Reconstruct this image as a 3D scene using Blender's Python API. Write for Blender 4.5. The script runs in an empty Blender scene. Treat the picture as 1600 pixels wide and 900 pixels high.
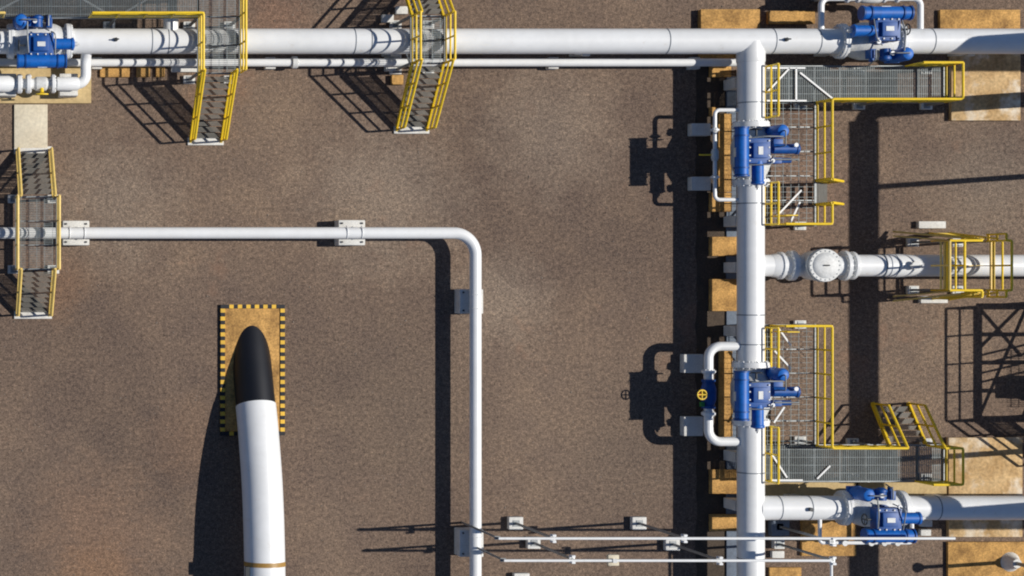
import bpy, bmesh, math, random
from mathutils import Vector, Matrix
random.seed(7)
# ------------------------------------------------------------------ units
# Everything is laid out on a plan drawn at 45 plan units to the metre:
# x to the east, y to the south, h upwards; W() turns plan units into metres.
U = 1/45.0
H = 2830.0                      # flying height of the camera, plan units (about 63 m)
NX, NY = -140.0, 440.0          # point of the plan straight below the camera
def W(p): return Vector(((p[0]-800)*U, (450-p[1])*U, p[2]*U))
def PX(px, h=0): return NX+(px-NX)*(1-h/H)     # plan x of something measured off the photo at height h
def PY(py, h=0): return NY+(py-NY)*(1-h/H)
scene = bpy.context.scene
COL = scene.collection

# ------------------------------------------------------------------ materials
def new_mat(name):
    m = bpy.data.materials.new(name); m.use_nodes = True
    nt = m.node_tree; b = nt.nodes['Principled BSDF']
    return m, nt, b
def noise(nt, scale, detail=4, rough=.6, coord='Object'):
    tc = nt.nodes.new('ShaderNodeTexCoord'); n = nt.nodes.new('ShaderNodeTexNoise')
    n.inputs['Scale'].default_value = scale; n.inputs['Detail'].default_value = detail
    n.inputs['Roughness'].default_value = rough
    nt.links.new(tc.outputs[coord], n.inputs['Vector']); return n
def ramp(nt, src, stops):
    r = nt.nodes.new('ShaderNodeValToRGB')
    while len(r.color_ramp.elements) < len(stops): r.color_ramp.elements.new(.5)
    for e, (p, c) in zip(r.color_ramp.elements, stops):
        e.position = p; e.color = (*c, 1)
    nt.links.new(src, r.inputs[0]); return r
def mix(nt, a, b, fac, mode='MIX'):
    m = nt.nodes.new('ShaderNodeMix'); m.data_type = 'RGBA'; m.blend_type = mode
    def put(s, v):
        if isinstance(v, (int, float)): s.default_value = v
        elif isinstance(v, tuple): s.default_value = (*v, 1)
        else: nt.links.new(v, s)
    put(m.inputs[0], fac); put(m.inputs[6], a); put(m.inputs[7], b)
    return m.outputs[2]
def paint(name, col, rough=.45, metal=0, dirt=.25, dirtcol=None, scale=1.6, bump=0.0, coat=0, fine=.13, pale=None):
    m, nt, b = new_mat(name)
    dc = dirtcol or tuple(c*.45 for c in col)
    n1 = noise(nt, scale, 6, .65); n2 = noise(nt, scale*9, 3, .6)
    f = ramp(nt, n1.outputs[0], [(.42, (0,0,0)), (.72, (1,1,1))])
    c = mix(nt, tuple(col), dc, mix(nt, (0,0,0), f.outputs[0], dirt))
    g = ramp(nt, n2.outputs[0], [(.3, (1-fine*1.3,)*3), (.7, (1+fine*.6,)*3)])
    c = mix(nt, c, g.outputs[0], 1.0, 'MULTIPLY')
    if pale:  # pale patches mixed into the colour as glare
        n3 = noise(nt, scale*.8, 5, .6, 'Generated'); n3.inputs['Scale'].default_value = 2.3
        p3 = ramp(nt, n3.outputs[0], [(.50, (0,0,0)), (.68, (1,1,1))]); c = mix(nt, c, pale, p3.outputs[0])
    nt.links.new(c, b.inputs['Base Color'])
    b.inputs['Roughness'].default_value = rough; b.inputs['Metallic'].default_value = metal
    if coat: b.inputs['Coat Weight'].default_value = coat
    if bump:
        bp = nt.nodes.new('ShaderNodeBump'); bp.inputs['Strength'].default_value = bump; bp.inputs['Distance'].default_value = .02
        nt.links.new(n2.outputs[0], bp.inputs['Height']); nt.links.new(bp.outputs[0], b.inputs['Normal'])
    return m
M = {}
M['white'] = paint('white_pipe_paint', (.82,.83,.83), .34, dirt=.22, dirtcol=(.55,.54,.50), scale=.35, fine=.03)
def streak(mat):
    nt = mat.node_tree; b = nt.nodes['Principled BSDF']; src = b.inputs['Base Color'].links[0].from_socket
    n = noise(nt, 2.2, 7, .72); q = ramp(nt, n.outputs[0], [(.60, (0,0,0)), (.80, (.45,.45,.45))])
    nt.links.new(mix(nt, src, (.50,.42,.33), q.outputs[0]), b.inputs['Base Color'])
streak(M['white'])
M['white_dull'] = paint('dull_white_paint', (.70,.71,.70), .5, dirt=.35, dirtcol=(.35,.33,.29), scale=1.5)
M['seam'] = paint('weld_seam_grey', (.22,.25,.29), .5)
M['blue'] = paint('blue_actuator_paint', (.001,.078,.33), .5, dirt=.55, dirtcol=(.002,.022,.09), scale=4)
M['blue_bright'] = paint('bright_blue_paint', (.001,.135,.54), .5, dirt=.5, dirtcol=(.002,.045,.2), scale=4)
M['yellow'] = paint('safety_yellow_paint', (.97,.66,.025), .5, dirt=.28, dirtcol=(.55,.34,.03), scale=3)
M['yellow_pale'] = paint('faded_yellow_paint', (.92,.66,.19), .55, dirt=.35, dirtcol=(.40,.28,.10), scale=3)
M['steel'] = paint('galvanised_steel', (.30,.32,.33), .5, metal=.35, dirt=.4, dirtcol=(.12,.12,.11), scale=3)
M['grating'] = paint('grating_steel', (.27,.31,.32), .55, metal=.2, dirt=.5, dirtcol=(.05,.05,.045), scale=1.2)
M['tread'] = paint('tread_steel', (.15,.145,.13), .6, dirt=.6, dirtcol=(.07,.065,.055), scale=3)
M['dark_brown'] = paint('dark_brown_ground', (.085,.062,.044), .95, dirt=.6, dirtcol=(.045,.032,.024), scale=2, bump=.5, fine=.3)
M['dark_steel'] = paint('dark_steel', (.05,.055,.06), .5, metal=.3)
M['black'] = paint('black_bitumen_coating', (.003,.004,.008), .5, dirt=.3, dirtcol=(.010,.010,.014), scale=1.5)
M['stripe_yellow'] = paint('worn_stripe_yellow', (.88,.53,.05), .7, dirt=.55, dirtcol=(.45,.26,.05), scale=4, fine=.2)
M['gold'] = paint('gold_band', (.42,.24,.06), .5)
M['red'] = paint('red_paint', (.45,.02,.02), .5)
M['green'] = paint('green_paint', (.03,.25,.05), .5)
M['ochre'] = paint('ochre_concrete', (.64,.36,.11), .9, dirt=.95, dirtcol=(.23,.12,.035), scale=1.9, bump=.6, fine=.3)
M['ochre_pale'] = paint('pale_ochre_concrete', (.56,.42,.21), .9, dirt=.6, dirtcol=(.28,.18,.08), scale=1.1, bump=.4)
M['ochre_stained_glare'] = paint('stained_glare_ochre_concrete', (.64,.44,.22), .9, dirt=1.0, dirtcol=(.38,.22,.08), scale=1.1, bump=.6, fine=.25, pale=(.84,.78,.66))  # pale patches are painted glare, the darker blotches are stains
M['cream'] = paint('cream_concrete', (.72,.65,.50), .9, dirt=.4, dirtcol=(.45,.36,.25), scale=1.0, bump=.3)
M['concrete'] = paint('white_concrete', (.74,.73,.69), .85, dirt=.4, dirtcol=(.40,.38,.33), scale=2.5, bump=.3)
M['grey_blue'] = paint('grey_blue_surface', (.16,.20,.26), .8, dirt=.5, dirtcol=(.09,.09,.10), scale=1.2, bump=.2)  # on the low strip beside header B this colour stands for shade

def ground_material():
    m, nt, b = new_mat('brown_gravel')
    big = noise(nt, .10, 5, .55); mid = noise(nt, .55, 5, .6); fine = noise(nt, 7.5, 6, .8); grit = noise(nt, 19, 3, .8)
    tc = nt.nodes.new('ShaderNodeTexCoord'); vo = nt.nodes.new('ShaderNodeTexVoronoi'); vo.inputs['Scale'].default_value = 10
    nt.links.new(tc.outputs['Object'], vo.inputs['Vector'])
    base = ramp(nt, big.outputs[0], [(.30, (.128,.094,.075)), (.50, (.170,.124,.095)), (.70, (.210,.155,.115))])
    md = ramp(nt, mid.outputs[0], [(.28, (.82,.82,.86)), (.72, (1.17,1.15,1.10))])
    c = mix(nt, base.outputs[0], md.outputs[0], 1.0, 'MULTIPLY')
    def stain(px, py, rad, col, amt):
        nonlocal c
        tcx = nt.nodes.new('ShaderNodeTexCoord'); mp = nt.nodes.new('ShaderNodeVectorMath'); mp.operation = 'DISTANCE'
        mp.inputs[1].default_value = ((px-800)*U, (450-py)*U, 0); nt.links.new(tcx.outputs['Object'], mp.inputs[0])
        mr = nt.nodes.new('ShaderNodeMapRange'); mr.inputs[1].default_value = rad*U; mr.inputs[2].default_value = 0
        nt.links.new(mp.outputs['Value'], mr.inputs[0])
        n_ = noise(nt, 1.1, 8, .78); ad = nt.nodes.new('ShaderNodeMath'); ad.operation = 'MULTIPLY_ADD'
        ad.inputs[1].default_value = .62; nt.links.new(mr.outputs[0], ad.inputs[0])
        nt.links.new(n_.outputs[0], ad.inputs[2])
        q = ramp(nt, ad.outputs[0], [(.62, (0,0,0)), (1.02, (amt,)*3)])
        c = mix(nt, c, col, q.outputs[0])
    rust = (.30,.155,.08); pale = (.30,.25,.20)
    stain(150, 840, 170, (.245,.155,.105), .5); stain(150, 915, 110, (.26,.15,.085), .45); stain(300, 690, 110, (.24,.15,.10), .3)
    stain(430, 30, 90, (.25,.12,.08), .25); stain(330, 160, 80, rust, .3); stain(85, 440, 90, rust, .22)
    stain(600, 310, 190, pale, .35); stain(860, 200, 170, pale, .28); stain(180, 320, 150, pale, .35); stain(780, 470, 120, pale, .35)
    stain(1250, 300, 140, (.24,.16,.12), .5); stain(1010, 700, 200, (.11,.088,.074), .35); stain(620, 640, 220, (.12,.095,.075), .3); stain(1540, 290, 150, (.2,.17,.14), .4)
    fi = ramp(nt, fine.outputs[0], [(.30, (.44,.43,.44)), (.50, (1,1,1)), (.72, (1.68,1.62,1.52))])
    c = mix(nt, c, fi.outputs[0], 1.0, 'MULTIPLY')
    gr = ramp(nt, grit.outputs[0], [(.30, (.42,.42,.43)), (.5, (1,1,1)), (.70, (1.62,1.58,1.52))])
    c = mix(nt, c, gr.outputs[0], 1.0, 'MULTIPLY')
    # rusty and dusty patches
    rn = noise(nt, .23, 6, .7, 'Object')
    rr = ramp(nt, rn.outputs[0], [(.60, (0,0,0)), (.75, (.55,.55,.55))])
    c = mix(nt, c, (.30,.165,.105), rr.outputs[0])
    # pale scattered pebbles
    pb = ramp(nt, vo.outputs['Distance'], [(.04, (1,1,1)), (.10, (0,0,0))])
    c = mix(nt, c, (.30,.24,.19), mix(nt, (0,0,0), pb.outputs[0], .5))
    nt.links.new(c, b.inputs['Base Color']); b.inputs['Roughness'].default_value = .95
    b.inputs['Specular IOR Level'].default_value = .15
    bp = nt.nodes.new('ShaderNodeBump'); bp.inputs['Strength'].default_value = .55; bp.inputs['Distance'].default_value = .03
    nt.links.new(fine.outputs[0], bp.inputs['Height']); nt.links.new(bp.outputs[0], b.inputs['Normal'])
    return m
M['ground'] = ground_material()

# ------------------------------------------------------------------ mesh helper
def fillet(pts, r, n=8):
    pts = [Vector(p) for p in pts]
    if len(pts) < 3: return pts
    out = [pts[0]]
    for i in range(1, len(pts)-1):
        a, p, c = pts[i-1], pts[i], pts[i+1]
        d1 = (a-p); d2 = (c-p); rr = min(r, d1.length*.49, d2.length*.49)
        if d1.angle(d2) > math.pi-.02: out.append(p); continue
        d1.normalize(); d2.normalize()
        half = d1.angle(d2)/2; t = rr
        rad = t*math.tan(half); ctr = p+(d1+d2).normalized()*(t/math.cos(half))
        s = p+d1*t-ctr; e = p+d2*t-ctr; ang = s.angle(e)
        for k in range(n+1):
            f = k/n
            out.append(ctr+(s*math.sin((1-f)*ang)+e*math.sin(f*ang))/math.sin(ang))
    out.append(pts[-1]); return out

class MB:
    """collects shapes in plan units (or in a thing's local frame) and links them as ONE mesh"""
    def __init__(self): self.bm = bmesh.new()
    def box(self, x0, y0, z0, x1, y1, z1, bev=0):
        vs = [self.bm.verts.new((x, y, z)) for x in (x0, x1) for y in (y0, y1) for z in (z0, z1)]
        fs = [(0,1,3,2),(4,6,7,5),(0,4,5,1),(2,3,7,6),(0,2,6,4),(1,5,7,3)]
        faces = [self.bm.faces.new([vs[i] for i in f]) for f in fs]
        if bev:
            es = list({e for f in faces for e in f.edges})
            bmesh.ops.bevel(self.bm, geom=es, offset=bev, segments=2, affect='EDGES', profile=.6)
        return self
    def beam(self, a, b, w, d):
        a = Vector(a); b = Vector(b); t = (b-a).normalized()
        up = Vector((0,0,1)) if abs(t.z) < .95 else Vector((1,0,0))
        s = t.cross(up).normalized(); u = s.cross(t)
        vs = []
        for p in (a, b):
            for i, j in ((-1,-1),(1,-1),(1,1),(-1,1)): vs.append(self.bm.verts.new(p+s*(w/2*i)+u*(d/2*j)))
        for f in ((0,1,2,3),(7,6,5,4),(0,4,5,1),(1,5,6,2),(2,6,7,3),(3,7,4,0)): self.bm.faces.new([vs[i] for i in f])
        return self
    def tube(self, pts, r, n=10, cap=True, radii=None):
        pts = [Vector(p) for p in pts]; rings = []; prev = None
        for i, p in enumerate(pts):
            if i == 0: t = pts[1]-p
            elif i == len(pts)-1: t = p-pts[i-1]
            else: t = (pts[i+1]-p).normalized()+(p-pts[i-1]).normalized()
            t.normalize()
            if prev is None:
                up = Vector((0,0,1)) if abs(t.z) < .9 else Vector((1,0,0))
                s = t.cross(up).normalized()
            else:
                s = (prev-t*prev.dot(t)).normalized()
            prev = s; u = t.cross(s); rr = radii[i] if radii else r
            rings.append([self.bm.verts.new(p+s*(rr*math.cos(2*math.pi*k/n))+u*(rr*math.sin(2*math.pi*k/n))) for k in range(n)])
        for a, b in zip(rings, rings[1:]):
            for k in range(n): self.bm.faces.new((a[k], a[(k+1)%n], b[(k+1)%n], b[k]))
        if cap: self.bm.faces.new(rings[0]); self.bm.faces.new(rings[-1])
        return self
    def lathe(self, origin, axis, prof, n=28):
        """prof: (distance along axis, radius) pairs"""
        o = Vector(origin); ax = Vector(axis).normalized()
        return self.tube_prof([o+ax*d for d, _ in prof], ax, [r for _, r in prof], n)
    def tube_prof(self, pts, ax, radii, n):
        up = Vector((0,0,1)) if abs(ax.z) < .9 else Vector((1,0,0))
        s = ax.cross(up).normalized(); u = ax.cross(s); rings = []
        for p, r in zip(pts, radii):
            rings.append([self.bm.verts.new(p+s*(r*math.cos(2*math.pi*k/n))+u*(r*math.sin(2*math.pi*k/n))) for k in range(n)])
        for a, b in zip(rings, rings[1:]):
            for k in range(n): self.bm.faces.new((a[k], a[(k+1)%n], b[(k+1)%n], b[k]))
        self.bm.faces.new(rings[0]); self.bm.faces.new(rings[-1]); return self
    def build(self, name, mat, parent=None, smooth=True, origin=None):
        """geometry is in plan units measured from the parent's origin (or from origin)"""
        bm = self.bm
        for v in bm.verts: v.co = Vector((v.co.x*U, -v.co.y*U, v.co.z*U))
        bmesh.ops.recalc_face_normals(bm, faces=bm.faces)
        me = bpy.data.meshes.new(name); bm.to_mesh(me); bm.free()
        me.materials.append(mat if not isinstance(mat, str) else M[mat])
        if smooth:
            me.shade_smooth(); me.set_sharp_from_angle(angle=math.radians(35))
        o = bpy.data.objects.new(name, me); COL.objects.link(o)
        if parent is not None: o.parent = parent
        if origin is not None: o.location = W(origin)
        return o
def tag(o, label, cat, group=None):
    o['label'] = label; o['category'] = cat
    if group: o['group'] = group
    return o
def thing(name, label, cat, at, group=None, rotz=0):
    o = bpy.data.objects.new(name, None); COL.objects.link(o); o.empty_display_size = .2
    o.location = W(at); o.rotation_euler = (0, 0, rotz)
    return tag(o, label, cat, group)
def copy_tree(o, parent=None):
    c = o.copy(); COL.objects.link(c)
    if parent is not None: c.parent = parent
    for ch in list(o.children): copy_tree(ch, c)
    return c
def one(name, label, cat, mat, mb, at, group=None):
    return tag(mb.build(name, mat, origin=at), label, cat, group)

# ------------------------------------------------------------------ the ground
g = MB(); R = 60000
g.bm.faces.new([g.bm.verts.new(p) for p in ((-R,-R,0),(R,-R,0),(R,R,0),(-R,R,0))])
go = g.build('ground', 'ground', smooth=False, origin=(800,450,0)); go['kind'] = 'structure'

st = MB(); rs = random.Random(11)
for k in range(8000):
    x = rs.uniform(-30, 1640); y = rs.uniform(-30, 930); a = rs.uniform(.5, 1.15)*(1 if rs.random() < .94 else 1.7)
    th = rs.uniform(0, 3.14); c_, s_ = math.cos(th)*a, math.sin(th)*a; e = rs.uniform(.6, 1)
    v = [st.bm.verts.new(q) for q in ((x+c_,y+s_,.1),(x-s_*e,y+c_*e,.1),(x-c_,y-s_,.1),(x+s_*e,y-c_*e,.1),(x+rs.uniform(-.2,.2),y,a*.8))]
    for i in range(4): st.bm.faces.new((v[i], v[(i+1)%4], v[4]))
M['stone'] = paint('stone', (.32,.265,.215), .9, dirt=1.0, dirtcol=(.10,.08,.06), scale=1.7, fine=.4)
so_ = st.build('loose_stones', 'stone', smooth=False, origin=(0,0,0)); tag(so_, 'loose pale stones scattered over the brown gravel', 'stones'); so_['kind'] = 'stuff'

# ------------------------------------------------------------------ pipes
HH = 68.0                       # centre height of the big headers
YA = PY(64.5, HH); XB = PX(1173, HH); YK = PY(793.5, HH)
def flange(mb, c, axis, r, t=3.2, n=30, bolts=14, br=1.3):
    ax = Vector(axis).normalized(); c = Vector(c)
    mb.lathe(c-ax*t/2, ax, [(0, r-.5), (.5, r), (t-.5, r), (t, r-.5)], n)
    up = Vector((0,0,1)) if abs(ax.z) < .9 else Vector((1,0,0))
    s = ax.cross(up).normalized(); u = ax.cross(s)
    for k in range(bolts):
        a = 2*math.pi*k/bolts; p = c+s*(math.cos(a)*(r-2.8))+u*(math.sin(a)*(r-2.8))
        mb.lathe(p-ax*(t/2+1.6), ax, [(0, br), (t+3.2, br)], 6)
def seams(parent, spots, axis, r, w=1.6):
    for s in spots:
        MB().lathe(Vector(s)-Vector(axis)*w/2, axis, [(0, r+.2), (.4, r+.55), (w-.4, r+.55), (w, r+.2)], 36).build('weld_seam', 'seam', parent)

# A: header along the top, with its riser beyond the right edge
def rel(o, pts): return [(p[0]-o[0], p[1]-o[1], p[2]-o[2]) for p in pts]
oA = (800, YA, 0)
tA = thing('gas_header_pipe', 'thick white gas header pipe running left to right along the top of the yard', 'pipe', oA)
MB().tube(fillet(rel(oA, [(-420,YA,HH),(1668,YA,HH),(1668,YA,312),(2050,YA,312)]), 34, 10), 19.2, 40).build('pipe_run', 'white', tA)
seams(tA, [(PX(x, HH)-800, 0, HH) for x in (236, 262, 552, 577, 1040, 1205, 1275, 1452)], (1,0,0), 19.2)
# branch stub on the north side near the left platform
sx = PX(267, HH)-800
MB().tube([(sx,-10,HH),(sx,-38,HH)], 11.5, 28).build('branch_stub', 'white', tA)
mb = MB(); flange(mb, (sx,-38,HH), (0,1,0), 15, 3.5, 24, 10); mb.build('stub_flange', 'white', tA)
for x in (181, 1228):
    q = MB(); q.lathe((PX(x,86)-800, 0, 84), (0,0,1), [(0,3),(6,3),(6.2,2),(9,2)], 14); q.tube([(PX(x,86)-804,0,94),(PX(x,86)-796,0,94)],1.1,8); q.build('vent_plug', 'dark_steel', tA)
for x in (95, 330, 610, 905, 1290, 1500):      # saddles that carry it
    s = MB(); xx = PX(x, 20)-800
    s.box(xx-9,-15,0,xx+9,15,44,1.2); s.box(xx-6,-20,44,xx+6,20,50,.8); s.build('pipe_saddle', 'concrete', tA)

# B: header running down the page from the tee
oB = (XB, 300, 0)
tB = thing('gas_header_pipe', 'thick white gas header pipe running top to bottom from the tee in the top header', 'pipe', oB)
MB().tube(rel(oB, [(XB,YA+2,HH),(XB,1500,HH)]), 19.6, 40).build('pipe_run', 'white', tB)
MB().lathe((0, YA+17-300, HH), (0,1,0), [(0,20.6),(14,20.6),(16,19.8)], 40).build('tee_collar', 'white', tB)
seams(tB, [(0, PY(y, HH)-300, HH) for y in (161, 318, 492, 538, 738, 872)], (0,1,0), 19.6)
for y in (132, 346, 418, 517, 712, 787, 1000):
    s = MB(); yy = PY(y, 20)-300
    s.box(-14,yy-8,6,14,yy+8,46,1.2); s.build('pipe_saddle', 'concrete', tB)

# C: slim pipe beside the header
YC = PY(97.6, 21)
oC = (640, YC, 0)
tC = thing('slim_pipe', 'slim pale pipe running low alongside the thick top header pipe', 'pipe', oC)
MB().tube(rel(oC, [(-420,YC,21),(1143,YC,21)]), 6.3, 24).build('pipe_run', 'white', tC)
for x in (150, 420, 610, 860, 1080):
    MB().box(x-648,-9,0,x-632,9,14.5,1).build('pipe_sleeper', 'concrete', tC)
mb = MB(); flange(mb, (PX(460,21)-640,0,21), (1,0,0), 9.5, 8, 20, 8, .9); mb.build('flange', 'white_dull', tC)

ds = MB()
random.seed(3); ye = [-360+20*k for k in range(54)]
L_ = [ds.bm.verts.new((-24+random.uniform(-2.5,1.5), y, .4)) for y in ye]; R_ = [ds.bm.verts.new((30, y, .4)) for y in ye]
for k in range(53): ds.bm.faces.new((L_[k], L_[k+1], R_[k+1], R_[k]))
d_ = ds.build('dark_ground_strip', 'dark_brown', origin=(1112, 450, 0)); d_['kind'] = 'structure'  # darker brown strip of ground along the left of header B
# trough strip beside header B, shade put into its colour
one('shade_strip', 'low strip with shade in its colour, trough along the left foot of the vertical header pipe', 'grey_blue', 'grey_blue',
    MB().box(-13,-330,0,13,620,3.2,.6), (1147, 450, 0))

# E: corner pipe
HE = 41.0; XE = PX(743, HE); YE = PY(364, HE)
oE = (XE, YE, 0)
tE = thing('corner_pipe', 'medium white pipe turning a rounded right angle in the middle of the yard', 'pipe', oE)
MB().tube(fillet(rel(oE, [(-420,YE,HE),(XE,YE,HE),(XE,1500,HE)]), 34, 14), 8.9, 32).build('pipe_run', 'white', tE)
def support(px, py, w, d, label, tall=30, along='x'):
    t = thing('pipe_support', label, 'support', (PX(px, tall), PY(py, tall), 0), 'concrete blocks under the corner pipe')
    MB().box(-w/2,-d/2,0,w/2,d/2,tall,1.4).build('block', 'concrete', t)
    s = MB()
    if along == 'x':
        for q in (-w*.28, w*.28): s.tube([(q, 9.6*math.cos(a), HE-.0+9.6*math.sin(a)) if True else 0 for a in [math.pi*k/10 for k in range(11)]], .8, 8)
    else:
        ox = XE-PX(px, tall)
        for q in (-d*.28, d*.28): s.tube([(ox+9.6*math.cos(a), q, HE+9.6*math.sin(a)) for a in [math.pi*k/10 for k in range(11)]], .8, 8)
    s.build('strap', 'white', t)
    for sx_ in (-1, 1):
        for sy_ in (-1, 1): MB().lathe((sx_*(w/2-5), sy_*(d/2-5), tall), (0,0,1), [(0,1.5),(2.5,1.5)], 8).build('anchor_bolt', 'dark_steel', t)
    return t
support(119, 364, 41, 38, 'white concrete block under the corner pipe beside the left yellow crossover', 30)
support(550, 363.5, 41, 39, 'white concrete block under the middle of the horizontal stretch of corner pipe', 30)
support(737, 471, 36, 38, 'white concrete block under the corner pipe just below its bend', 30, 'y')
support(737, 849, 37, 42, 'white concrete block under the corner pipe near the bottom edge', 30, 'y')

# J: branch with the blind flange, right of header B
HJ = 62.0; YJ = PY(415, HJ); oJ = (PX(1290, 100), YJ, 0)
tJ = thing('branch_pipe', 'white branch pipe with a bolted round cover, leaving the vertical header to the right', 'pipe', oJ)
MB().tube(rel(oJ, [(XB+10,YJ,HJ),(2050,YJ,HJ)]), 16.6, 36).build('pipe_run', 'white', tJ)
mb = MB(); flange(mb, (PX(1219,HJ)-oJ[0],0,HJ), (1,0,0), 21, 5, 34, 16); flange(mb, (PX(1236,HJ)-oJ[0],0,HJ), (1,0,0), 23, 8, 34, 16)
mb.lathe((PX(1204,HJ)-oJ[0],0,HJ), (1,0,0), [(0,16.8),(10,19),(14,19)], 34); mb.build('flange', 'white', tJ)
mb = MB(); flange(mb, (PX(1321,HJ)-oJ[0]-2,0,HJ), (1,0,0), 23, 6, 34, 16); flange(mb, (PX(1330,HJ)-oJ[0]+1,0,HJ), (1,0,0), 21.5, 5, 34, 16); mb.build('flange', 'white', tJ)
MB().lathe((0,0,HJ-8), (0,0,1), [(0,22),(14,23),(30,21),(32,21)], 36).build('riser_neck', 'white', tJ)
mb = MB(); flange(mb, (0,0,HJ+29), (0,0,1), 25, 5, 40, 20, 1.5); flange(mb, (0,0,HJ+36), (0,0,1), 24.6, 5, 40, 20, .8); mb.lathe((0,0,HJ+38.3), (0,0,1), [(0,20),(1.2,19),(2.6,14),(3.2,6)], 40); mb.build('blind_flange', 'white_dull', tJ)
mb = MB(); mb.tube([(-4,0,HJ+40),(-3,0,HJ+44),(3,0,HJ+44),(4,0,HJ+40)], 1.0, 8); mb.build('lifting_lug', 'dark_steel', tJ)
MB().lathe((PX(1385,HJ)-oJ[0],0,HJ), (1,0,0), [(0,16.7),(1,17.6),(26,17.6),(44,14.2),(60,14.2),(78,16.7)], 36).build('reducer', 'white', tJ)
seams(tJ, [(PX(x,HJ)-oJ[0],0,HJ) for x in (1378, 1396)], (1,0,0), 17.3)
mb = MB(); xx = PX(1428, 80)-oJ[0]
mb.lathe((xx,0,HJ+12), (0,0,1), [(0,4),(10,4),(10,6.5),(13,6.5)], 16); mb.tube([(xx-9,0,HJ+24),(xx+9,0,HJ+24)], 1.3, 8); mb.build('vent_valve', 'white_dull', tJ)
for x in (1232, 1345, 1500):
    MB().box(x-oJ[0]-8,-14,0,x-oJ[0]+8,14,HJ-17.5,1).build('pipe_saddle', 'concrete', tJ)

# K: bottom branch
oK = (1300, YK, 0)
tK = thing('branch_pipe', 'thick white branch pipe leaving the vertical header near the bottom right', 'pipe', oK)
MB().tube(fillet(rel(oK, [(XB+10,YK,HH),(1668,YK,HH),(1668,YK,362),(2050,YK,362)]), 34, 10), 18.4, 40).build('pipe_run', 'white', tK)
seams(tK, [(PX(x,HH)-1300,0,HH) for x in (1215, 1262, 1330, 1462)], (1,0,0), 18.4)
for x in (1230, 1450):
    MB().box(PX(x)-1300-9,-14,0,PX(x)-1300+9,14,46,1).build('pipe_saddle', 'concrete', tK)
q = MB(); q.lathe((PX(1266,86)-1300,0,84), (0,0,1), [(0,3),(8,3)], 14); q.build('vent_plug', 'dark_steel', tK)

# tall pipe rack line standing beyond the right edge, its shadow crosses the yard
XR, HR = 1656, 328
oR = (XR, 160, 0)
tR = thing('overhead_pipe', 'tall overhead pipe on legs beyond the right side, casting the long band of shadow', 'pipe', oR)
MB().tube(fillet(rel(oR, [(XR,152,0),(XR,152,HR),(XR,1500,HR)]), 26, 10), 12, 28).build('riser', 'white', tR)
MB().tube(rel(oR, [(XR,168,HR),(XR,1500,HR)]), 17.6, 36).build('pipe_run', 'white', tR)
for y in (272, 700, 1010):
    m_ = MB(); m_.beam((0,y-160,0),(0,y-160,HR-10),8,8); m_.box(-9,y-169,0,9,y-151,5); m_.build('leg', 'steel', tR)

# F: the big pipe coming out of the ground
oF = (396, 594, 0)
XF = PX(413, 60)
path = [(392,430,-72),(393,520,-24.5),(394,575,0),(395,618,17),(396.5,660,31.5),(398,705,43),(399.5,750,51.5),(400.5,800,57.5),(XF,850,60.5),(XF+.4,900,62.5),(XF+.5,960,63),(XF+.5,1500,63)]
def spline(ps, n=6):
    out = []
    for i in range(len(ps)-1):
        p0 = Vector(ps[max(i-1,0)]); p1 = Vector(ps[i]); p2 = Vector(ps[i+1]); p3 = Vector(ps[min(i+2,len(ps)-1)])
        for k in range(n):
            t = k/n
            out.append(.5*((2*p1)+(p2-p0)*t+(2*p0-5*p1+4*p2-p3)*t*t+(3*p1-p0-3*p2+p3)*t**3))
    out.append(Vector(ps[-1])); return out
sp = spline(path)
tF = thing('emerging_pipe', 'very thick white pipe with a black coated end rising out of its striped ochre slab', 'pipe', oF)
YS = PY(628, 30)+6
blk = [p for p in sp if p.y < YS+12]; wht = [p for p in sp if p.y > YS+4]
# the paint line is cut square to the pipe
def cutpt(ps, y):
    for a, b in zip(ps, ps[1:]):
        if a.y <= y <= b.y: return a.lerp(b, (y-a.y)/(b.y-a.y))
cp = cutpt(sp, YS)
MB().tube(rel(oF, [p for p in sp if p.y < YS-1]+[cp]), 30.2, 56).build('coated_end', 'black', tF)
MB().tube(rel(oF, [cp]+[p for p in sp if p.y > YS+1]), 30.9, 56).build('pipe_run', 'white', tF)
b0 = cutpt(sp, PY(877,62)); b1 = cutpt(sp, PY(884,62))
MB().tube(rel(oF, [b0,b1]), 31.4, 56).build('gold_band', 'gold', tF)
MB().box(PX(388,80)-396-4, PY(892,80)-594-6, 74, PX(388,80)-396+2, PY(892,80)-594+14, 80).build('nameplate', 'dark_steel', tF)
slab = thing('concrete_slab', 'ochre concrete slab with a yellow and black striped rim around the emerging pipe', 'slab', (394, 578, 0))
MB().box(-43,-96,0,43,96,3.5,.5).build('slab_top', 'ochre', slab)
yl, bk = MB(), MB()
def stripes(x0, y0, x1, y1, n, vert):
    for k in range(n):
        t = yl if k % 2 else bk
        a = k/n; b = (k+1)/n
        if vert: t.box(x0, y0+(y1-y0)*a, 0, x1, y0+(y1-y0)*b, 5)
        else: t.box(x0+(x1-x0)*a, y0, 0, x0+(x1-x0)*b, y1, 5)
stripes(-50,-102,-43.2,102,33,True); stripes(43.2,-102,50,102,33,True); stripes(-43,-102,43,-96.2,13,False); stripes(-43,96.2,43,102,13,False)
yl.build('yellow_stripe', 'stripe_yellow', slab, smooth=False); bk.build('black_stripe', 'black', slab, smooth=False)

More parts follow.
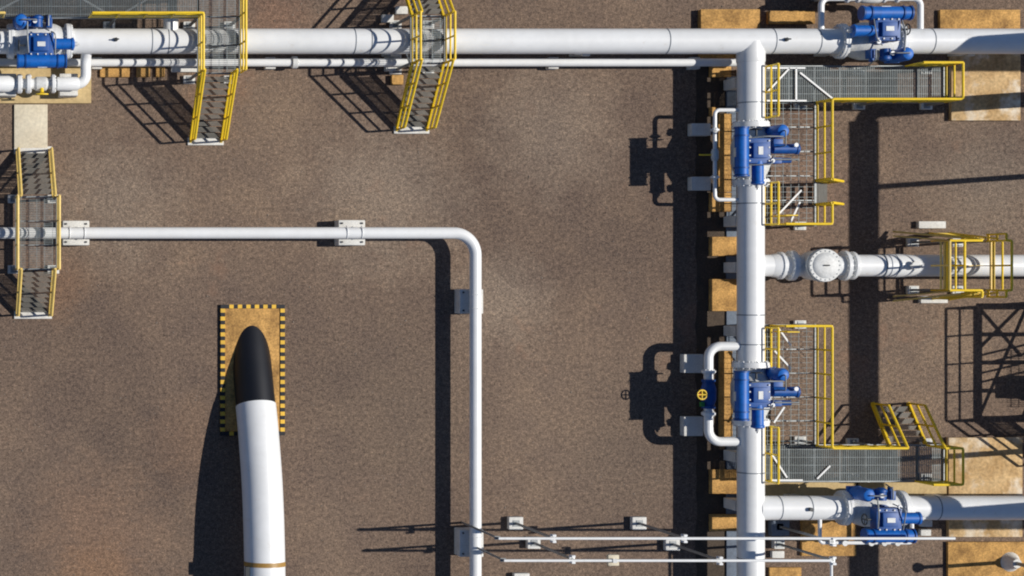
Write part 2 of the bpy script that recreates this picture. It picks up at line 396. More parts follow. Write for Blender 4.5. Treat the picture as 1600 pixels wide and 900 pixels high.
# ------------------------------------------------------------------ valves: one prototype, five placed by turning it
def make_valve(reach):
    t = thing('actuated_valve', '', 'valve', (800,450,0), 'blue actuated valves on the white pipes')
    # local frame: +x along the pipe, +y to the cylinder side, z up; pipe centre at HH
    m = MB(); m.lathe((-40,0,HH), (1,0,0), [(0,21),(6,21),(14,25),(26,28.5),(54,28.5),(66,25),(74,21),(80,21)], 40); m.build('valve_body', 'white_dull', t)
    for s in (-1, 1):
        m = MB(); flange(m, (s*42,0,HH), (1,0,0), 27, 4.5, 36, 18, 1.4); flange(m, (s*46,0,HH), (1,0,0), 26.4, 4.5, 36, 18, 1.4); m.build('flange', 'white', t)
    m = MB(); m.lathe((0,6,HH+20), (0,0,1), [(0,12),(8,12),(8,15),(12,15)], 24)
    for q in range(8): m.box(13*math.cos(q*.785)-1,6+13*math.sin(q*.785)-1,HH+30,13*math.cos(q*.785)+1,6+13*math.sin(q*.785)+1,HH+35)
    m.build('bonnet', 'blue', t)
    m = MB(); m.box(-20,-6,HH+32,18,30,HH+52,2); m.box(-13,0,HH+52,10,22,HH+57,1.2); gb = m.build('gearbox', 'blue', t)
    m = MB()
    for q in (-16, -6, 6, 14):
        for w in (-3, 26): m.lathe((q,w,HH+52), (0,0,1), [(0,1.3),(2,1.3)], 6)
    m.build('cover_bolts', 'white_dull', gb)
    c = MB().lathe((-36,36,HH+48), (1,0,0), [(0,6),(1.5,9.8),(70,9.8),(71.5,6)], 32).build('cylinder', 'blue_bright', t)
    m = MB()
    for q in (-36,-24,24,36): m.lathe((q-1,36,HH+48), (1,0,0), [(0,11.2),(2.4,11.2)], 32)
    for w in (26.6, 45.4): m.tube([(-35,w,HH+48),(35,w,HH+48)], .7, 6)
    m.build('clamp_ring', 'blue', c)
    c2 = MB(); c2.lathe((14,10,HH+44), (1,0,0), [(0,8.5),(30,8.5),(31,9.6),(34,9.6),(36,5)], 28); c2 = c2.build('spring_can', 'blue_bright', t)
    MB().lathe((50,10,HH+44), (1,0,0), [(0,3.4),(4,3.4),(4.2,1.6),(7,1.6)], 14).build('spring_stem', 'white_dull', c2)
    # tank standing on the control side
    m = MB(); m.lathe((-31,-25,HH+10), (0,0,1), [(0,7),(2,10),(38,10),(42,8),(44,3.5)], 28); m.box(-41,-34,HH+2,-21,-14,HH+10,1); m.build('tank', 'blue_bright', t)
    m = MB(); m.lathe((-5,-16,HH+36), (0,-1,0), [(0,7.5),(reach,7.5),(reach+1,8.6),(reach+4,8.6),(reach+7,4)], 26); m.build('control_cylinder', 'blue', t)
    MB().box(-20,-32,HH+18,-6,-18,HH+36,1).build('control_box', 'blue', t); m = MB(); m.box(8,-30,HH+20,17,-16,HH+37,1); m.lathe((12,-29-reach*.5,HH+30), (0,1,0), [(0,4),(reach*.5,4)], 16); m.build('control_box', 'blue', t)
    m = MB()
    m.tube(fillet([(11,-18,HH+40),(11,-21-reach,HH+40),(11,-26-reach,HH+20)], 5), 1.2, 8)
    m.tube(fillet([(-20,24,HH+55),(-22,4,HH+62),(-22,-22,HH+58)], 5), 1.1, 8)
    m.tube(fillet([(-31,-25,HH+52),(-31,-25,HH+59),(-8,-25,HH+59),(-8,-25,HH+44)], 4), 1.0, 8)
    m.tube(fillet([(20,30,HH+50),(20,-4,HH+60),(6,-12,HH+48)], 5), 1.0, 8)
    m.build('tubing', 'steel', t)
    MB().lathe((-10,-12-reach,HH+46), (0,0,1), [(0,3.2),(3,3.2)], 18).build('gauge', 'white', t); MB().lathe((14,-8,HH+52), (0,0,1), [(0,3),(3,3)], 18).build('gauge', 'white', t)
    MB().box(-7,8,HH+57.1,5,15,HH+57.8).build('nameplate', 'white_dull', gb); MB().box(-6,45.2,HH+44,8,46.2,HH+51).build('nameplate', 'white_dull', c)
    # handwheel on a stub
    m = MB(); m.tube([(-24,12,HH+44),(-33,12,HH+44)], 1.6, 10)
    m.tube([(-34, 12+8*math.cos(2*math.pi*k/20), HH+44+8*math.sin(2*math.pi*k/20)) for k in range(21)], 1.0, 6, cap=False)
    for k in range(4): m.tube([(-34,12,HH+44),(-34,12+8*math.cos(k*1.571),HH+44+8*math.sin(k*1.571))], .7, 6)
    m.build('handwheel', 'dark_steel', t)
    return t
VX1, VX2, VX5 = PX(65,115), PX(1384,115), PX(1388,115)
VY3, VY4 = PY(237,115), PY(618,115)
# turning on the page: yaw measured in the world (counter-clockwise)
valves = [((VX1, YA), 0, 'blue actuated valve in the top left corner beside the pale ochre slab'),
          ((VX2, YA), math.pi, 'blue actuated valve on the top header at the upper right corner'),
          ((XB, VY3), -math.pi/2, 'upper blue actuated valve on the vertical header, with a slim bypass loop at its left'),
          ((XB, VY4), -math.pi/2, 'lower blue actuated valve on the vertical header, with a stout bypass loop at its left'),
          ((VX5, YK), 0, 'blue actuated valve on the bottom right branch pipe')]
proto = make_valve(12); proto_long = make_valve(34)
for i, ((x, y), rz, lab) in enumerate(valves):
    v = proto if i == 0 else proto_long if i == 2 else copy_tree(proto_long if i == 3 else proto)
    v.location = W((x, y, 0)); v.rotation_euler = (0, 0, rz); v['label'] = lab

# bypass loops -------------------------------------------------
def bypass(label, pts, r, fil, at, mat='white', extras=None):
    t = thing('bypass_pipe', label, 'pipe', at)
    MB().tube(fillet(rel(at, pts), fil, 8), r, 24).build('pipe_run', mat, t)
    if extras: extras(t)
    return t
# at upper vertical-header valve: slim loop
xb = PX(1117, HH); y0, y1 = PY(172, HH), PY(312, HH)
def ex3(t):
    m = MB(); m.lathe((0,-9,HH), (0,1,0), [(0,4.5),(3,4.5),(3,5.5),(15,5.5),(15,4.5),(18,4.5)], 18); m.build('small_valve', 'white_dull', t)
    MB().tube([(-1,0,HH),(-24,0,HH),], 1.1, 8).build('lever', 'yellow', t)
    for w in (-38, 34): m = MB(); flange(m, (0,w,HH), (0,1,0), 6.5, 3, 18, 8, .8); m.build('flange', 'white', t)
bypass('slim white bypass loop left of the upper valve on the vertical header', [(XB-12,y0,HH),(xb,y0,HH),(xb,y1,HH),(XB-12,y1,HH)], 2.9, 7, (xb,(y0+y1)/2,0), extras=ex3)
# at lower valve: stout loop with coloured valve
xb4 = PX(1107, HH); y0, y1 = PY(541, HH), PY(690, HH)
def ex4(t):
    m = MB(); m.lathe((0,-22,HH), (0,1,0), [(0,10),(4,10),(4,8),(14,11),(30,11),(40,8),(40,10),(44,10)], 26); m.build('small_valve', 'blue', t)
    m = MB(); m.lathe((-8,0,HH+3), (-1,0,.8), [(0,5),(10,5),(11,3)], 18); m.build('valve_top', 'yellow', t)
    m = MB(); m.tube([(-18+7*math.cos(2*math.pi*k/18),7*math.sin(2*math.pi*k/18),HH+19) for k in range(19)], 1.1, 6, cap=False)
    m.tube([(-25,0,HH+19),(-11,0,HH+19)], .9, 6); m.tube([(-18,-7,HH+19),(-18,7,HH+19)], .9, 6); m.build('handwheel', 'yellow', t)
    MB().box(-20,-4,HH+8,-14,3,HH+13,.8).build('indicator', 'red', t)
    MB().box(-15,12,HH+2,-9,19,HH+8,.8).build('cap', 'green', t)
    for w in (-34, 30): m = MB(); flange(m, (0,w,HH), (0,1,0), 10.5, 4, 22, 10, .9); m.build('flange', 'white', t)
bypass('stout white bypass loop left of the lower valve on the vertical header', [(XB-12,y0,HH),(xb4,y0,HH),(xb4,y1,HH),(XB-12,y1,HH)], 6.9, 18, (xb4,(y0+y1)/2,0), extras=ex4)
# at the upper right valve, north side
yt = PY(-3, HH); x0, x1 = PX(1283, HH), PX(1438, HH)
def ex2(t):
    for q in (-36, -20, 20, 40): m = MB(); flange(m, (q,0,HH), (1,0,0), 7.5, 4, 20, 8, .8); m.build('flange', 'white', t)
    m = MB(); m.lathe((-18,0,HH), (1,0,0), [(0,5),(6,8),(30,8),(36,5)], 20); m.build('small_valve', 'white_dull', t)
bypass('white bypass loop above the upper right valve, cut by the top edge', [(x0,YA-12,HH),(x0,yt,HH),(x1,yt,HH),(x1,YA-12,HH)], 4.6, 12, ((x0+x1)/2,yt,0), extras=ex2)
# at the top left valve, south side
hb = 48; yb = PY(131, hb); xr = PX(134, hb)
def ex1(t):
    m = MB()
    for q in (-72, -58): flange(m, (q,0,hb), (1,0,0), 15, 6, 26, 12, 1)
    m.lathe((-130,0,hb), (1,0,0), [(0,12.5),(42,12.5),(50,9),(60,9)], 28); m.build('flange', 'white', t)
    m = MB(); m.lathe((-50,0,hb), (1,0,0), [(0,8),(4,11),(18,11),(22,8)], 26); m.build('small_valve', 'white_dull', t)
    m = MB(); m.lathe((-38,4,hb+4), (0,1,.5), [(0,3),(12,3)], 14); m.tube([(-38+9*math.cos(2*math.pi*k/20), 17, hb+11+4*math.sin(2*math.pi*k/20)) for k in range(21)], 1.1, 6, cap=False)
    m.build('handwheel', 'yellow', t)
    m = MB(); flange(m, (-20,0,hb), (1,0,0), 14.5, 5, 26, 12, 1); m.lathe((-14,0,hb), (1,0,0), [(0,10.5),(30,10.5),(34,8.5)], 26); m.build('flange', 'white', t)
    for q in (-90, 5): MB().box(q-14,-17,5,q+14,17,hb-11,1).build('support_block', 'concrete', t)
bypass('white bypass pipe below the top left valve, turning up to the header', [(xr,YA+10,HH-4),(xr,YA+24,hb),(xr,yb,hb),(-420,yb,hb)], 8.2, 14, (xr-30,yb,0), extras=ex1)
# at the bottom right valve, south side
ys = PY(848, 72); x0, x1 = PX(1281,72), PX(1425,72)
def ex5(t):
    for q in (-55, -35, 5, 25, 45): MB().lathe((q,0,62), (0,0,1), [(0,3),(14,3),(14,4.2),(17,4.2)], 14).build('small_valve', 'white_dull', t)
bypass('slim white sampling loop below the bottom right valve', [(x0,YK+10,72),(x0,ys,72),(x1,ys,72),(x1,YK+10,72)], 2.8, 5, ((x0+x1)/2,ys,0), extras=ex5)

# ------------------------------------------------------------------ steel platforms, crossovers and stairs
RH = 48.0
def grating(parent, rects, h, pitch=2.6, w=.7, name='deck_grating'):
    m = MB()
    for (x0,y0,x1,y1) in rects:
        if (x1-x0) < (y1-y0):
            y = y0+1
            while y < y1: m.box(x0,y,h-1.8,x1,y+w,h); y += pitch
            x = x0+6
            while x < x1: m.box(x,y0,h-1.2,x+.5,y1,h-.1); x += 12
        else:
            x = x0+1
            while x < x1: m.box(x,y0,h-1.8,x+w,y1,h); x += pitch
            y = y0+6
            while y < y1: m.box(x0,y,h-1.2,x1,y+.5,h-.1); y += 12
    return m.build(name, 'grating', parent, smooth=False)
def frame(parent, rects, h, mat='steel', w=2.6, d=5):
    m = MB()
    for (x0,y0,x1,y1) in rects:
        z = h-2-d/2
        for a, b in (((x0,y0,z),(x1,y0,z)),((x1,y0,z),(x1,y1,z)),((x1,y1,z),(x0,y1,z)),((x0,y1,z),(x0,y0,z))): m.beam(a,b,w,d)
        n = int(max(x1-x0, y1-y0)//45)
        for k in range(1, n+1):
            f = k/(n+1)
            if x1-x0 > y1-y0: m.beam((x0+(x1-x0)*f,y0,z-.1),(x0+(x1-x0)*f,y1,z-.1),w*.7,d*.8)
            else: m.beam((x0,y0+(y1-y0)*f,z-.1),(x1,y0+(y1-y0)*f,z-.1),w*.7,d*.8)
    return m.build('deck_frame', mat, parent, smooth=False)
def rail(parent, pts, mat='yellow', r=1.9, spacing=40, toe=True):
    """guard rail along pts (floor level points)"""
    m = MB(); up = Vector((0,0,1)); pts = [Vector(p) for p in pts]
    m.tube(fillet([p+up*RH for p in pts], 3, 4), r, 8)
    m.tube(fillet([p+up*RH*.52 for p in pts], 3, 4), r*.8, 8)
    done = set()
    for a, b in zip(pts, pts[1:]):
        n = max(1, round((b-a).length/spacing))
        for k in range(n+1):
            p = a.lerp(b, k/n); key = (round(p.x), round(p.y))
            if key in done: continue
            done.add(key); m.tube([p-up*1, p+up*RH], r*.75, 8)
        if toe and abs(a.z-b.z) < 1: m.beam(a+up*3, b+up*3, .8, 6)
    return m.build('handrail', mat, parent)
def leg(parent, x, y, h, mat='steel', foot=True, s=3.6):
    m = MB(); m.beam((x,y,0),(x,y,h-3),s,s); m.box(x-5,y-5,0,x+5,y+5,6.8,.4)
    l = m.build('leg', mat, parent, smooth=False)
    if foot: MB().box(x-9,y-6.5,0,x+9,y+6.5,6,.8).build('footing', 'concrete', parent)
def stair(parent, top, foot, width_axis, w0, w1, h, rmat='yellow', smat='yellow', foot_pad=True):
    """straight flight; top/foot: coordinate along the run, w0..w1 across; width_axis 'x' means the run is along y"""
    def pt(w, run, z): return (w, run, z) if width_axis == 'x' else (run, w, z)
    for w in (w0, w1):
        MB().beam(pt(w,top,h-4), pt(w,foot,2), 3.2, 7).build('stringer', smat, parent, smooth=False)
    n = max(3, int(h/9))
    for k in range(1, n+1):
        f = k/(n+1); run = top+(foot-top)*f; z = h*(1-f)
        d = abs(foot-top)/(n+1)*.95
        m = MB(); a = -d/2
        for q in range(4):
            c = run+a+d*(q+.5)/4
            p0 = pt(w0+1, c-d*.09, z-2); p1 = pt(w1-1, c+d*.09, z)
            m.box(min(p0[0],p1[0]), min(p0[1],p1[1]), z-2, max(p0[0],p1[0]), max(p0[1],p1[1]), z)
        m.build('tread', 'tread', parent, smooth=False)
    for w in (w0, w1):
        rail(parent, [pt(w,top,h), pt(w,foot,1)], rmat, toe=False, spacing=48, r=2.1)
    if foot_pad:
        p0 = pt(w0-4, min(foot-6,foot+6), 0); p1 = pt(w1+4, max(foot-6,foot+6), 0)
        MB().box(min(p0[0],p1[0]),min(p0[1],p1[1]),0,max(p0[0],p1[0]),max(p0[1],p1[1]),3.5,.6).build('footing', 'concrete', parent)
def brace(parent, segs, mat='white_dull', w=2.2, name='brace'):
    for a, b in segs: MB().beam(a, b, w, w).build(name, mat, parent, smooth=False)

HP = 95.0
# crossover over the top header, middle of the picture
o = (642, 75, 0)
t = thing('crossover_stair', 'yellow railed crossover stair over the top header, the one nearer the middle', 'stairs', o)
x0, x1, y0, y1 = -25, 26, -36, 35
grating(t, [(x0+1,y0,x1-1,y1)], HP); frame(t, [(x0,y0,x1,y1)], HP, 'steel')
rail(t, [(x0,y0,HP),(x0,y1,HP)]); rail(t, [(x1,y0,HP),(x1,y1,HP)])
for x in (x0, x1):
    for y in (y0, y1): leg(t, x, y, HP)
stair(t, y1, 203-75, 'x', x0+2, x1-2, HP); stair(t, y0, -54-75, 'x', x0+2, x1-2, HP)
brace(t, [((x0,y0,10),(x0,y1,85)),((x1,y1,10),(x1,y0,85))], 'steel')
# crossover and deck at the top left
o = (326, 60, 0)
t = thing('access_platform', 'grated access platform with yellow handrails and a stair down, top left', 'platform', o)
X0, X1 = 295-326, 358-326; YD, YS_ = 41-60, 125-60
grating(t, [(X0+1,-150,X1-1,YS_), (-520,-150,X0-1,YD)], HP); frame(t, [(X0,-150,X1,YS_), (-520,-150,X0,YD)], HP)
rail(t, [(130-326,YD,HP),(X0,YD,HP),(X0,YS_,HP)]); rail(t, [(X1,-150,HP),(X1,YS_,HP)])
rail(t, [(-520,YD,HP),(0-326,YD,HP)], 'yellow_pale')
for (x, y) in ((X0,YS_),(X1,YS_),(X0,YD),(X1,YD),(170-326,YD),(60-326,YD-2),(-80-326,YD),(X1,-150),(X0,-150)): leg(t, x, y, HP)
stair(t, YS_, 221-60, 'x', X0+2, 345-326, HP)
brace(t, [((170-326,YD,88),(100-326,-60,88)),((-30-326,YD,88),(50-326,-60,88)),((50-326,-60,88),(100-326,-60,88)),((170-326,YD,88),(240-326,-60,88))], 'white_dull', 2.6)
# left crossover over the corner pipe
o = (52, 366, 0); hp = 75
t = thing('crossover_stair', 'pale yellow railed crossover stair over the corner pipe at the left edge', 'stairs', o)
grating(t, [(-30,-54,30,54)], hp); frame(t, [(-31,-55,31,55)], hp)
rail(t, [(-31,-55,hp),(-31,55,hp)], 'yellow_pale', 1.9); rail(t, [(31,-55,hp),(31,55,hp)], 'yellow_pale', 1.9)
for x in (-31, 31):
    for y in (-55, 55): leg(t, x, y, hp)
stair(t, -55, 235-366, 'x', -26, 25, hp, 'yellow_pale', 'yellow_pale'); stair(t, 55, 492-366, 'x', -26, 25, hp, 'yellow_pale', 'yellow_pale')
one('concrete_walk', 'cream concrete walk slab between the top left pad and the left crossover stair', 'slab', 'cream', MB().box(-26,-34,0,26,34,4,.8), (48, 197.5, 0))
# L-shaped platform, upper
HL = 55.0
def ell(label, o, A, B, rails, stairs_, braces, gate, feet):
    t = thing('access_platform', label, 'platform', o)
    def r_(q): return (q[0]-o[0], q[1]-o[1], q[2]-o[0], q[3]-o[1])
    grating(t, [r_(A)], HL, pitch=2.8, w=.7); grating(t, [r_(B)], HL, pitch=8, w=.45); frame(t, [r_(A), r_(B)], HL)
    for pr in rails:
        rail(t, [(x-o[0], y-o[1], HL) for x, y in pr])
    for (x, y) in feet: leg(t, x-o[0], y-o[1], HL)
    for s in stairs_: stair(t, s[0]-(o[1] if s[2]=='x' else o[0]), s[1]-(o[1] if s[2]=='x' else o[0]), s[2], s[3]-(o[0] if s[2]=='x' else o[1]), s[4]-(o[0] if s[2]=='x' else o[1]), HL, foot_pad=False)
    brace(t, [((a[0]-o[0],a[1]-o[1],HL+1.6),(b[0]-o[0],b[1]-o[1],HL+1.6)) for a, b in braces], 'white', 2.4)
    g_ = MB()
    (gx, gy, gw, gd) = gate
    for q in range(4): g_.tube([(gx-o[0]+gw*q/3,gy-o[1],HL+4),(gx-o[0]+gw*q/3,gy-o[1],HL+44)], 1, 6)
    for z in (8, 26, 44): g_.tube([(gx-o[0],gy-o[1],HL+z),(gx-o[0]+gw,gy-o[1],HL+z)], 1, 6)
    g_.build('gate', 'yellow', t)
    return t
ell('L-shaped grated platform with yellow handrails right of the upper vertical-header valve', (1210,150,0),
    (1167,110,1445,165), (1167,165.5,1248,353),
    [[(1445,110),(1445,165),(1248,165),(1248,284)], [(1248,323),(1248,353),(1178,353)], [(1385,110),(1445,110)], [(1167,112),(1167,190)], [(1167,290),(1167,353)]],
    [(1248,1292,'y',286,321)],
    [((1171,151),(1206,113)),((1216,113),(1216,163)),((1171,113),(1230,113)),((1171,163),(1232,163)),((1222,120),(1272,160)),((1186,340),(1224,300)),((1206,352),(1222,318))],
    (1180,340,18,6), [(1167,110),(1167,353),(1248,353),(1248,165),(1340,165),(1445,165),(1445,110),(1340,110)])
ell('L-shaped grated platform with yellow handrails right of the lower vertical-header valve', (1210,650,0),
    (1167,691,1445,746), (1167,507,1248,690.5),
    [[(1178,507),(1248,507),(1248,691),(1362,691)], [(1418,691),(1445,691),(1445,746),(1400,746)], [(1167,510),(1167,575)], [(1167,660),(1167,744)]],
    [(691,630,'x',1362,1418)],
    [((1188,510),(1208,538)),((1183,546),(1207,572)),((1207,572),(1200,585)),((1198,632),(1182,656)),((1176,700),(1202,740)),((1176,744),(1226,744)),((1248,742),(1268,722))],
    (1182,516,18,6), [(1167,507),(1167,746),(1248,507),(1248,688),(1330,691),(1445,691),(1445,746),(1330,746)])
# crossover over the right branch pipe with two ladders
o = (1460, 415, 0)
t = thing('crossover_platform', 'yellow railed crossover platform with end ladders over the branch pipe at the right', 'platform', o)
x0, x1, y0, y1 = -58, 34, -36, 38
grating(t, [(x0+22,y0,x1-46,y1)], HP, pitch=5, w=.9); frame(t, [(x0+22,y0,x1,y1)], HP, 'yellow_pale', 2, 4)
rail(t, [(x0+22,y0,HP),(x0+22,y1,HP)]); rail(t, [(x0,y1,HP),(x1-44,y1,HP),(x1-44,y1+10,HP)], toe=False)
rail(t, [(x0,y0,HP),(x1-44,y0,HP)], toe=False); rail(t, [(x0,y0,HP),(x0,y1,HP)], 'yellow_pale', toe=False)
rail(t, [(x1-8,y1+10,HP),(x1-8,y1,HP),(x1,y1,HP),(x1,y0,HP),(x1-8,y0,HP),(x1-8,y0-10,HP)])
for x in (x0+22, x1):
    for y in (y0, y1): leg(t, x, y, HP)
for s, yy in ((-1, y0-3), (1, y1+3)):
    m = MB(); xa, xb_ = x1-42, x1-10
    for xx in (xa, xb_): m.tube([(xx,yy,HP+30),(xx,yy+s*12,0)], 1.4, 8)
    for k in range(10): f = k/10; m.tube([(xa,yy+s*12*f,(HP)*(1-f)),(xb_,yy+s*12*f,(HP)*(1-f))], 1, 6)
    m.build('ladder', 'yellow', t)
    m = MB(); yb_ = s*45+1
    m.beam((x0-10,yb_+s*9,7),(x1-40,yb_-s*3,HP-6),2.5,4); m.beam((x0-10,yb_+s*2,7),(x1-40,yb_-s*8,HP-10),2,3); m.build('strut', 'yellow_pale', t, smooth=False)
for (x, y, lab) in ((1452,351.5,'white concrete block above the right branch pipe at the foot of a strut'), (1455,468,'white concrete block below the right branch pipe at the foot of a strut')):
    one('concrete_block', lab, 'block', 'concrete', MB().box(-21,-5.5,0,21,5.5,9,.8), (x, y, 0), 'concrete blocks by the right crossover platform')
# tall platform beyond the right edge (its lattice shadow falls into the picture)
o = (1680, 560, 0); 
t = thing('access_platform', 'tall railed platform with crossed braces beyond the right edge', 'platform', o)
grating(t, [(-10,-20,60,70)], 104, 3); frame(t, [(-60,-88,70,88)], 104, 'dark_steel', 9, 6)
rail(t, [(70,-88,104),(-60,-88,104),(-60,88,104),(70,88,104)], toe=False, r=1.9, spacing=45)
for x in (-60, 8, 70):
    for y in (-88, 88): leg(t, x, y, 104, 'dark_steel')
    brace(t, [((x,-88,14),(x,88,98))], 'dark_steel', 3)
brace(t, [((-60,-88,99),(8,-10,99)),((-60,-20,99),(8,-88,99)),((-60,-88,20),(8,-88,95)),((8,-88,20),(-60,-88,95))], 'dark_steel', 3.5)
stair(t, 88, 165, 'x', -56, -14, 104, smat='dark_steel')
MB().box(-30,22,70,0,56,103,2).build('shadow_block', 'dark_steel', t)  # unseen block, cylinder and bars added to thicken the lattice shadow
m = MB(); m.lathe((34,50,30), (0,0,1), [(0,9),(90,9),(100,5)], 20); m.build('tank', 'dark_steel', t)  # unseen cylinder, added only for its shadow
for q in (20, 34, 48, 62): MB().beam((-60,q-30,100),(66,q-60,100),3,3).build('shadow_bar', 'dark_steel', t)

# ------------------------------------------------------------------ concrete pads and blocks
def pad(x0, y0, x1, y1, label, mat='ochre', h=6, name='concrete_pad', cat='slab', group=None):
    cx, cy = (x0+x1)/2, (y0+y1)/2
    return one(name, label, cat, mat, MB().box(x0-cx,y0-cy,0,x1-cx,y1-cy,h,1.0), (cx,cy,0), group)
pad(-420,105,142,162,'pale ochre concrete pad under the top left bypass pipe', 'ochre_pale', 6)
pad(156,104,202,121,'small ochre pad right of the top left bypass, largest of its row', 'ochre', 5)
pad(213,104,234,121,'small square ochre pad second from the left below the slim pipe', 'ochre', 5)
pad(243,104,257,121,'narrow ochre pad third from the left below the slim pipe', 'ochre', 5)
pad(267,103,308,113,'flat white concrete strip at the left foot of the top left stair', 'concrete', 5)
pad(610,118,628,133,'tiny ochre block left of the middle crossover stair', 'ochre', 9, 'concrete_block', 'block')
pad(600,84,624,112,'grey concrete block left of the middle crossover under the slim pipe', 'concrete', 13, 'concrete_block', 'block')
pad(1090,16,1182,92,'ochre concrete pad above the tee of the top header', 'ochre', 12)
pad(1197,18,1270,38,'long thin ochre pad right of the one above the tee', 'ochre', 8)
pad(1465,16,1590,66,'ochre concrete pad above the top header at the right corner', 'ochre', 7)
pad(1482,82,1590,189,'big stained ochre pad with painted glare at the right end of the upper L-shaped platform', 'ochre_stained_glare', 8)
pad(1107,103,1140,121,'small ochre pad just below left of the tee', 'ochre')
pad(1107,168,1118,182,'tiny ochre block at the top of the upper bypass loop', 'ochre', 6, 'concrete_block', 'block')
pad(1120,178,1141,300,'long narrow ochre pad inside the upper bypass loop', 'ochre')
pad(1107,301,1141,331,'ochre pad at the lower end of the upper bypass loop', 'ochre')
pad(1107,370,1153,400,'ochre pad left of the vertical header, upper of the middle pair', 'ochre')
pad(1107,436,1153,486,'ochre pad left of the vertical header, lower of the middle pair', 'ochre')
pad(1122,548,1142,682,'long narrow ochre pad inside the stout bypass loop', 'ochre')
pad(1107,733,1153,771,'ochre pad left of the vertical header, below the stout bypass loop', 'ochre')
pad(1107,803,1153,829,'ochre pad left of the vertical header, lowest in view', 'ochre')
pad(1190,753,1335,775,'long ochre pad between the lower platform and the bottom branch pipe', 'ochre_pale')
pad(1340,753,1476,778,'pale ochre pad above the bottom right valve', 'ochre_pale', 6)
pad(1250,806,1335,868,'ochre pad below the bottom branch pipe left of its valve', 'ochre')
pad(1478,683,1593,838,'big stained ochre pad with painted glare at the right end of the lower L-shaped platform', 'ochre_stained_glare', 8)
pad(1478,846,1640,960,'big ochre pad in the bottom right corner', 'ochre', 6)
pad(1350,812,1425,842,'dark grey blue pad under the bottom right valve', 'grey_blue', 5)  # grey blue, darker than the ochre pads around it
for (x0,y0,x1,y1,l) in ((1074,194,1104,213,'pale concrete block left of the upper bypass loop, top one'),(1074,277,1104,298,'pale concrete block left of the upper bypass loop, bottom one'),
                        (1062,553,1092,582,'dull concrete block left of the stout bypass loop, top one'),(1062,650,1092,680,'dull concrete block left of the stout bypass loop, bottom one')):
    pad(x0,y0,x1,y1,l,'concrete',16,'concrete_block','block')
pad(1200,812,1228,836,'grey concrete block right of the vertical header under the bottom branch', 'grey_blue', 12, 'concrete_block', 'block')
pad(1203,860,1222,871,'small white concrete block between the two thin lines right of the header', 'concrete', 8, 'concrete_block', 'block')
pad(1434,812,1452,822,'small white block right of the bottom right valve, upper one', 'concrete', 9, 'concrete_block', 'block')
pad(1434,826,1450,836,'small white block right of the bottom right valve, lower one', 'concrete', 9, 'concrete_block', 'block')
for (x, y, l) in ((604,30,'small white footing block left of the middle crossover above the header'),(626,17,'pale footing block touching the middle crossover at the top')):
    pad(x-9,y-6,x+9,y+6,l,'concrete',9,'concrete_block','block')
pad(1050+150,886,1250,960,'ochre pad at the bottom edge right of the vertical header', 'ochre', 5)

caster = thing('shadow_caster', 'unseen grey cabinet just beyond the top edge above the upper right bypass loop', 'shadow_box', (1302, -24, 0))  # unseen box, added to darken the ground along the top edge
MB().box(-37,-26,3,37,26,68,1).build('housing', 'steel', caster); MB().box(-40,-29,68.2,40,29,72,1).build('box_lid', 'white_dull', caster); MB().box(-34,26.2,8,34,27.5,62).build('box_front', 'white_dull', caster)
# ------------------------------------------------------------------ tall thin lines on posts, bottom
HT = 175.0
YT1, YT2 = 816.5, 849.0
xT0 = 722
one('overhead_line', 'upper thin white overhead line crossing the header on posts near the bottom', 'thin pipe', 'white',
    MB().tube([(0,0,HT),(PX(1492,HT)-xT0,0,HT)], 2.0, 10), (xT0, YT1, 0))
xe = PX(1299, HT)
one('overhead_line', 'lower thin white overhead line that turns down the page right of the header', 'thin pipe', 'white',
    MB().tube(fillet([(0,0,HT),(xe-730,0,HT),(xe-730,260,HT)], 3, 5), 2.0, 10), (730, YT2, 0))
post_spots = [(803,YT1,22,'first square footed post of the upper thin line from the left'),(995,YT1,22,'second square footed post of the upper thin line from the left'),(1213,YT1+5,18,'third post of the upper thin line, just right of the header'),
              (831,YT2-2,20,'first square footed post of the lower thin line from the left'),(1047,YT2,22,'second square footed post of the lower thin line, in the header shadow'),(1213,YT2,16,'third post of the lower thin line, right of the header'),
              (812,905,24,'square footed post cut by the bottom edge right of the corner pipe')]
for i, (x, y, s, lab) in enumerate(post_spots):
    t = thing('line_post', lab, 'post', (x, y, 0), 'posts carrying the thin overhead lines')
    MB().box(-s/2,-s*.45,0,s/2,s*.45,11,1).build('footing', 'concrete', t)
    m = MB(); m.tube([(0,0,10),(0,0,HT-2)], 2.1, 12); m.box(-5,-5,10,5,5,12); m.build('pole', 'steel', t)
    m = MB(); m.box(-4,-6,HT-5,4,6,HT-2.4,.6); m.box(-2.5,-6,HT-2.4,2.5,-3,HT+4); m.box(-2.5,3,HT-2.4,2.5,6,HT+4); m.build('bracket', 'white', t)
for (x, y, lab) in ((722.5,YT1,'thin end post of the upper overhead line beside the corner pipe'),(731,YT2,'thin end post of the lower overhead line beside the corner pipe')):
    t = thing('line_post', lab, 'post', (x, y, 0), 'posts carrying the thin overhead lines')
    MB().tube([(0,0,0),(0,0,HT)], 1.7, 10).build('pole', 'steel', t)
    MB().box(-4,-2.6,HT-9,4,2.6,HT-6).build('bracket', 'steel', t)
t = thing('junction_box', 'small pale square box hanging on the lower thin overhead line', 'box', (PX(960,HT), YT2, 0))
m = MB(); m.box(-8,-8,HT-10,8,8,HT-2.2,1); m.build('housing', 'cream', t)
m = MB(); m.box(-3,-3,HT+2.2,3,3,HT+3); m.tube([(-4,-8.5,HT-5),(-4,8.5,HT-5)], .8, 6); m.build('clamp', 'white_dull', t)
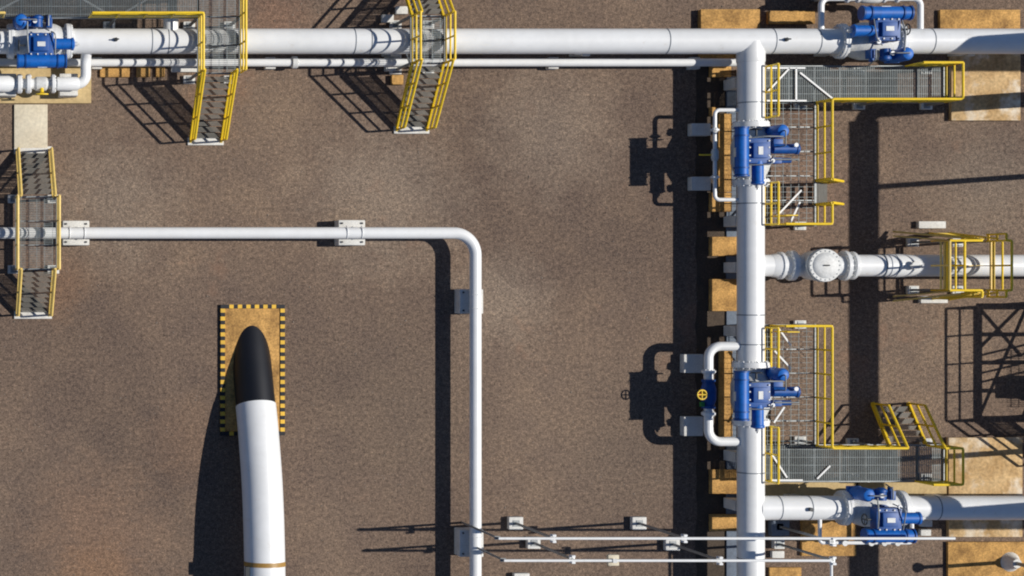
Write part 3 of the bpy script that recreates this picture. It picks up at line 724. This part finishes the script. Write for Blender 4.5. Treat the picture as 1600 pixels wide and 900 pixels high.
t = thing('lamp_post', 'post with a white conical foot and cap at the bottom right corner', 'post', (1575, 877, 0))
MB().lathe((0,0,0), (0,0,1), [(0,17),(4,17),(10,12),(24,7)], 24).build('cone_foot', 'concrete', t)
MB().tube([(0,0,22),(0,0,150)], 3, 12).build('pole', 'steel', t)
MB().lathe((0,0,146), (0,0,1), [(0,6),(6,8),(10,4)], 20).build('cap', 'white', t)

# ------------------------------------------------------------------ light, sky, camera
SHY = .07; EL = math.atan2(1.068, 1.0)
sun = bpy.data.lights.new('sun', 'SUN'); sun.energy = 4.3; sun.angle = math.radians(.5); sun.color = (1.0, .95, .87)
so = bpy.data.objects.new('sun', sun); COL.objects.link(so)
to_sun = Vector((1.0, SHY, 1.068*math.hypot(1, SHY))).normalized()
so.rotation_euler = to_sun.to_track_quat('Z', 'Y').to_euler(); so.location = to_sun*80
world = bpy.data.worlds.new('World'); scene.world = world; world.use_nodes = True
nt = world.node_tree; sky = nt.nodes.new('ShaderNodeTexSky'); sky.sky_type = 'NISHITA'; sky.sun_disc = False
sky.sun_elevation = EL; sky.sun_rotation = math.pi/2-math.atan2(SHY, 1); sky.air_density = 1.0; sky.dust_density = .3; sky.ozone_density = 2.5
tint = nt.nodes.new('ShaderNodeMix'); tint.data_type = 'RGBA'; tint.blend_type = 'MULTIPLY'; tint.inputs[0].default_value = 1
tint.inputs[7].default_value = (.86, .97, 1.12, 1); nt.links.new(sky.outputs[0], tint.inputs[6])
nt.links.new(tint.outputs[2], nt.nodes['Background'].inputs[0]); nt.nodes['Background'].inputs[1].default_value = .052
cam = bpy.data.cameras.new('camera'); co = bpy.data.objects.new('camera', cam); COL.objects.link(co)
co.location = W((NX, NY, H)); co.rotation_euler = (0, 0, 0)
cam.sensor_width = 36; cam.lens = 36*H/1600; cam.shift_x = (800-NX)/1600; cam.shift_y = -(450-NY)/1600
cam.clip_end = 5000; cam.clip_start = .5
scene.camera = co
scene.cycles.filter_width = 2.0
scene.view_settings.view_transform = 'Standard'; scene.view_settings.look = 'None'; scene.view_settings.exposure = 0
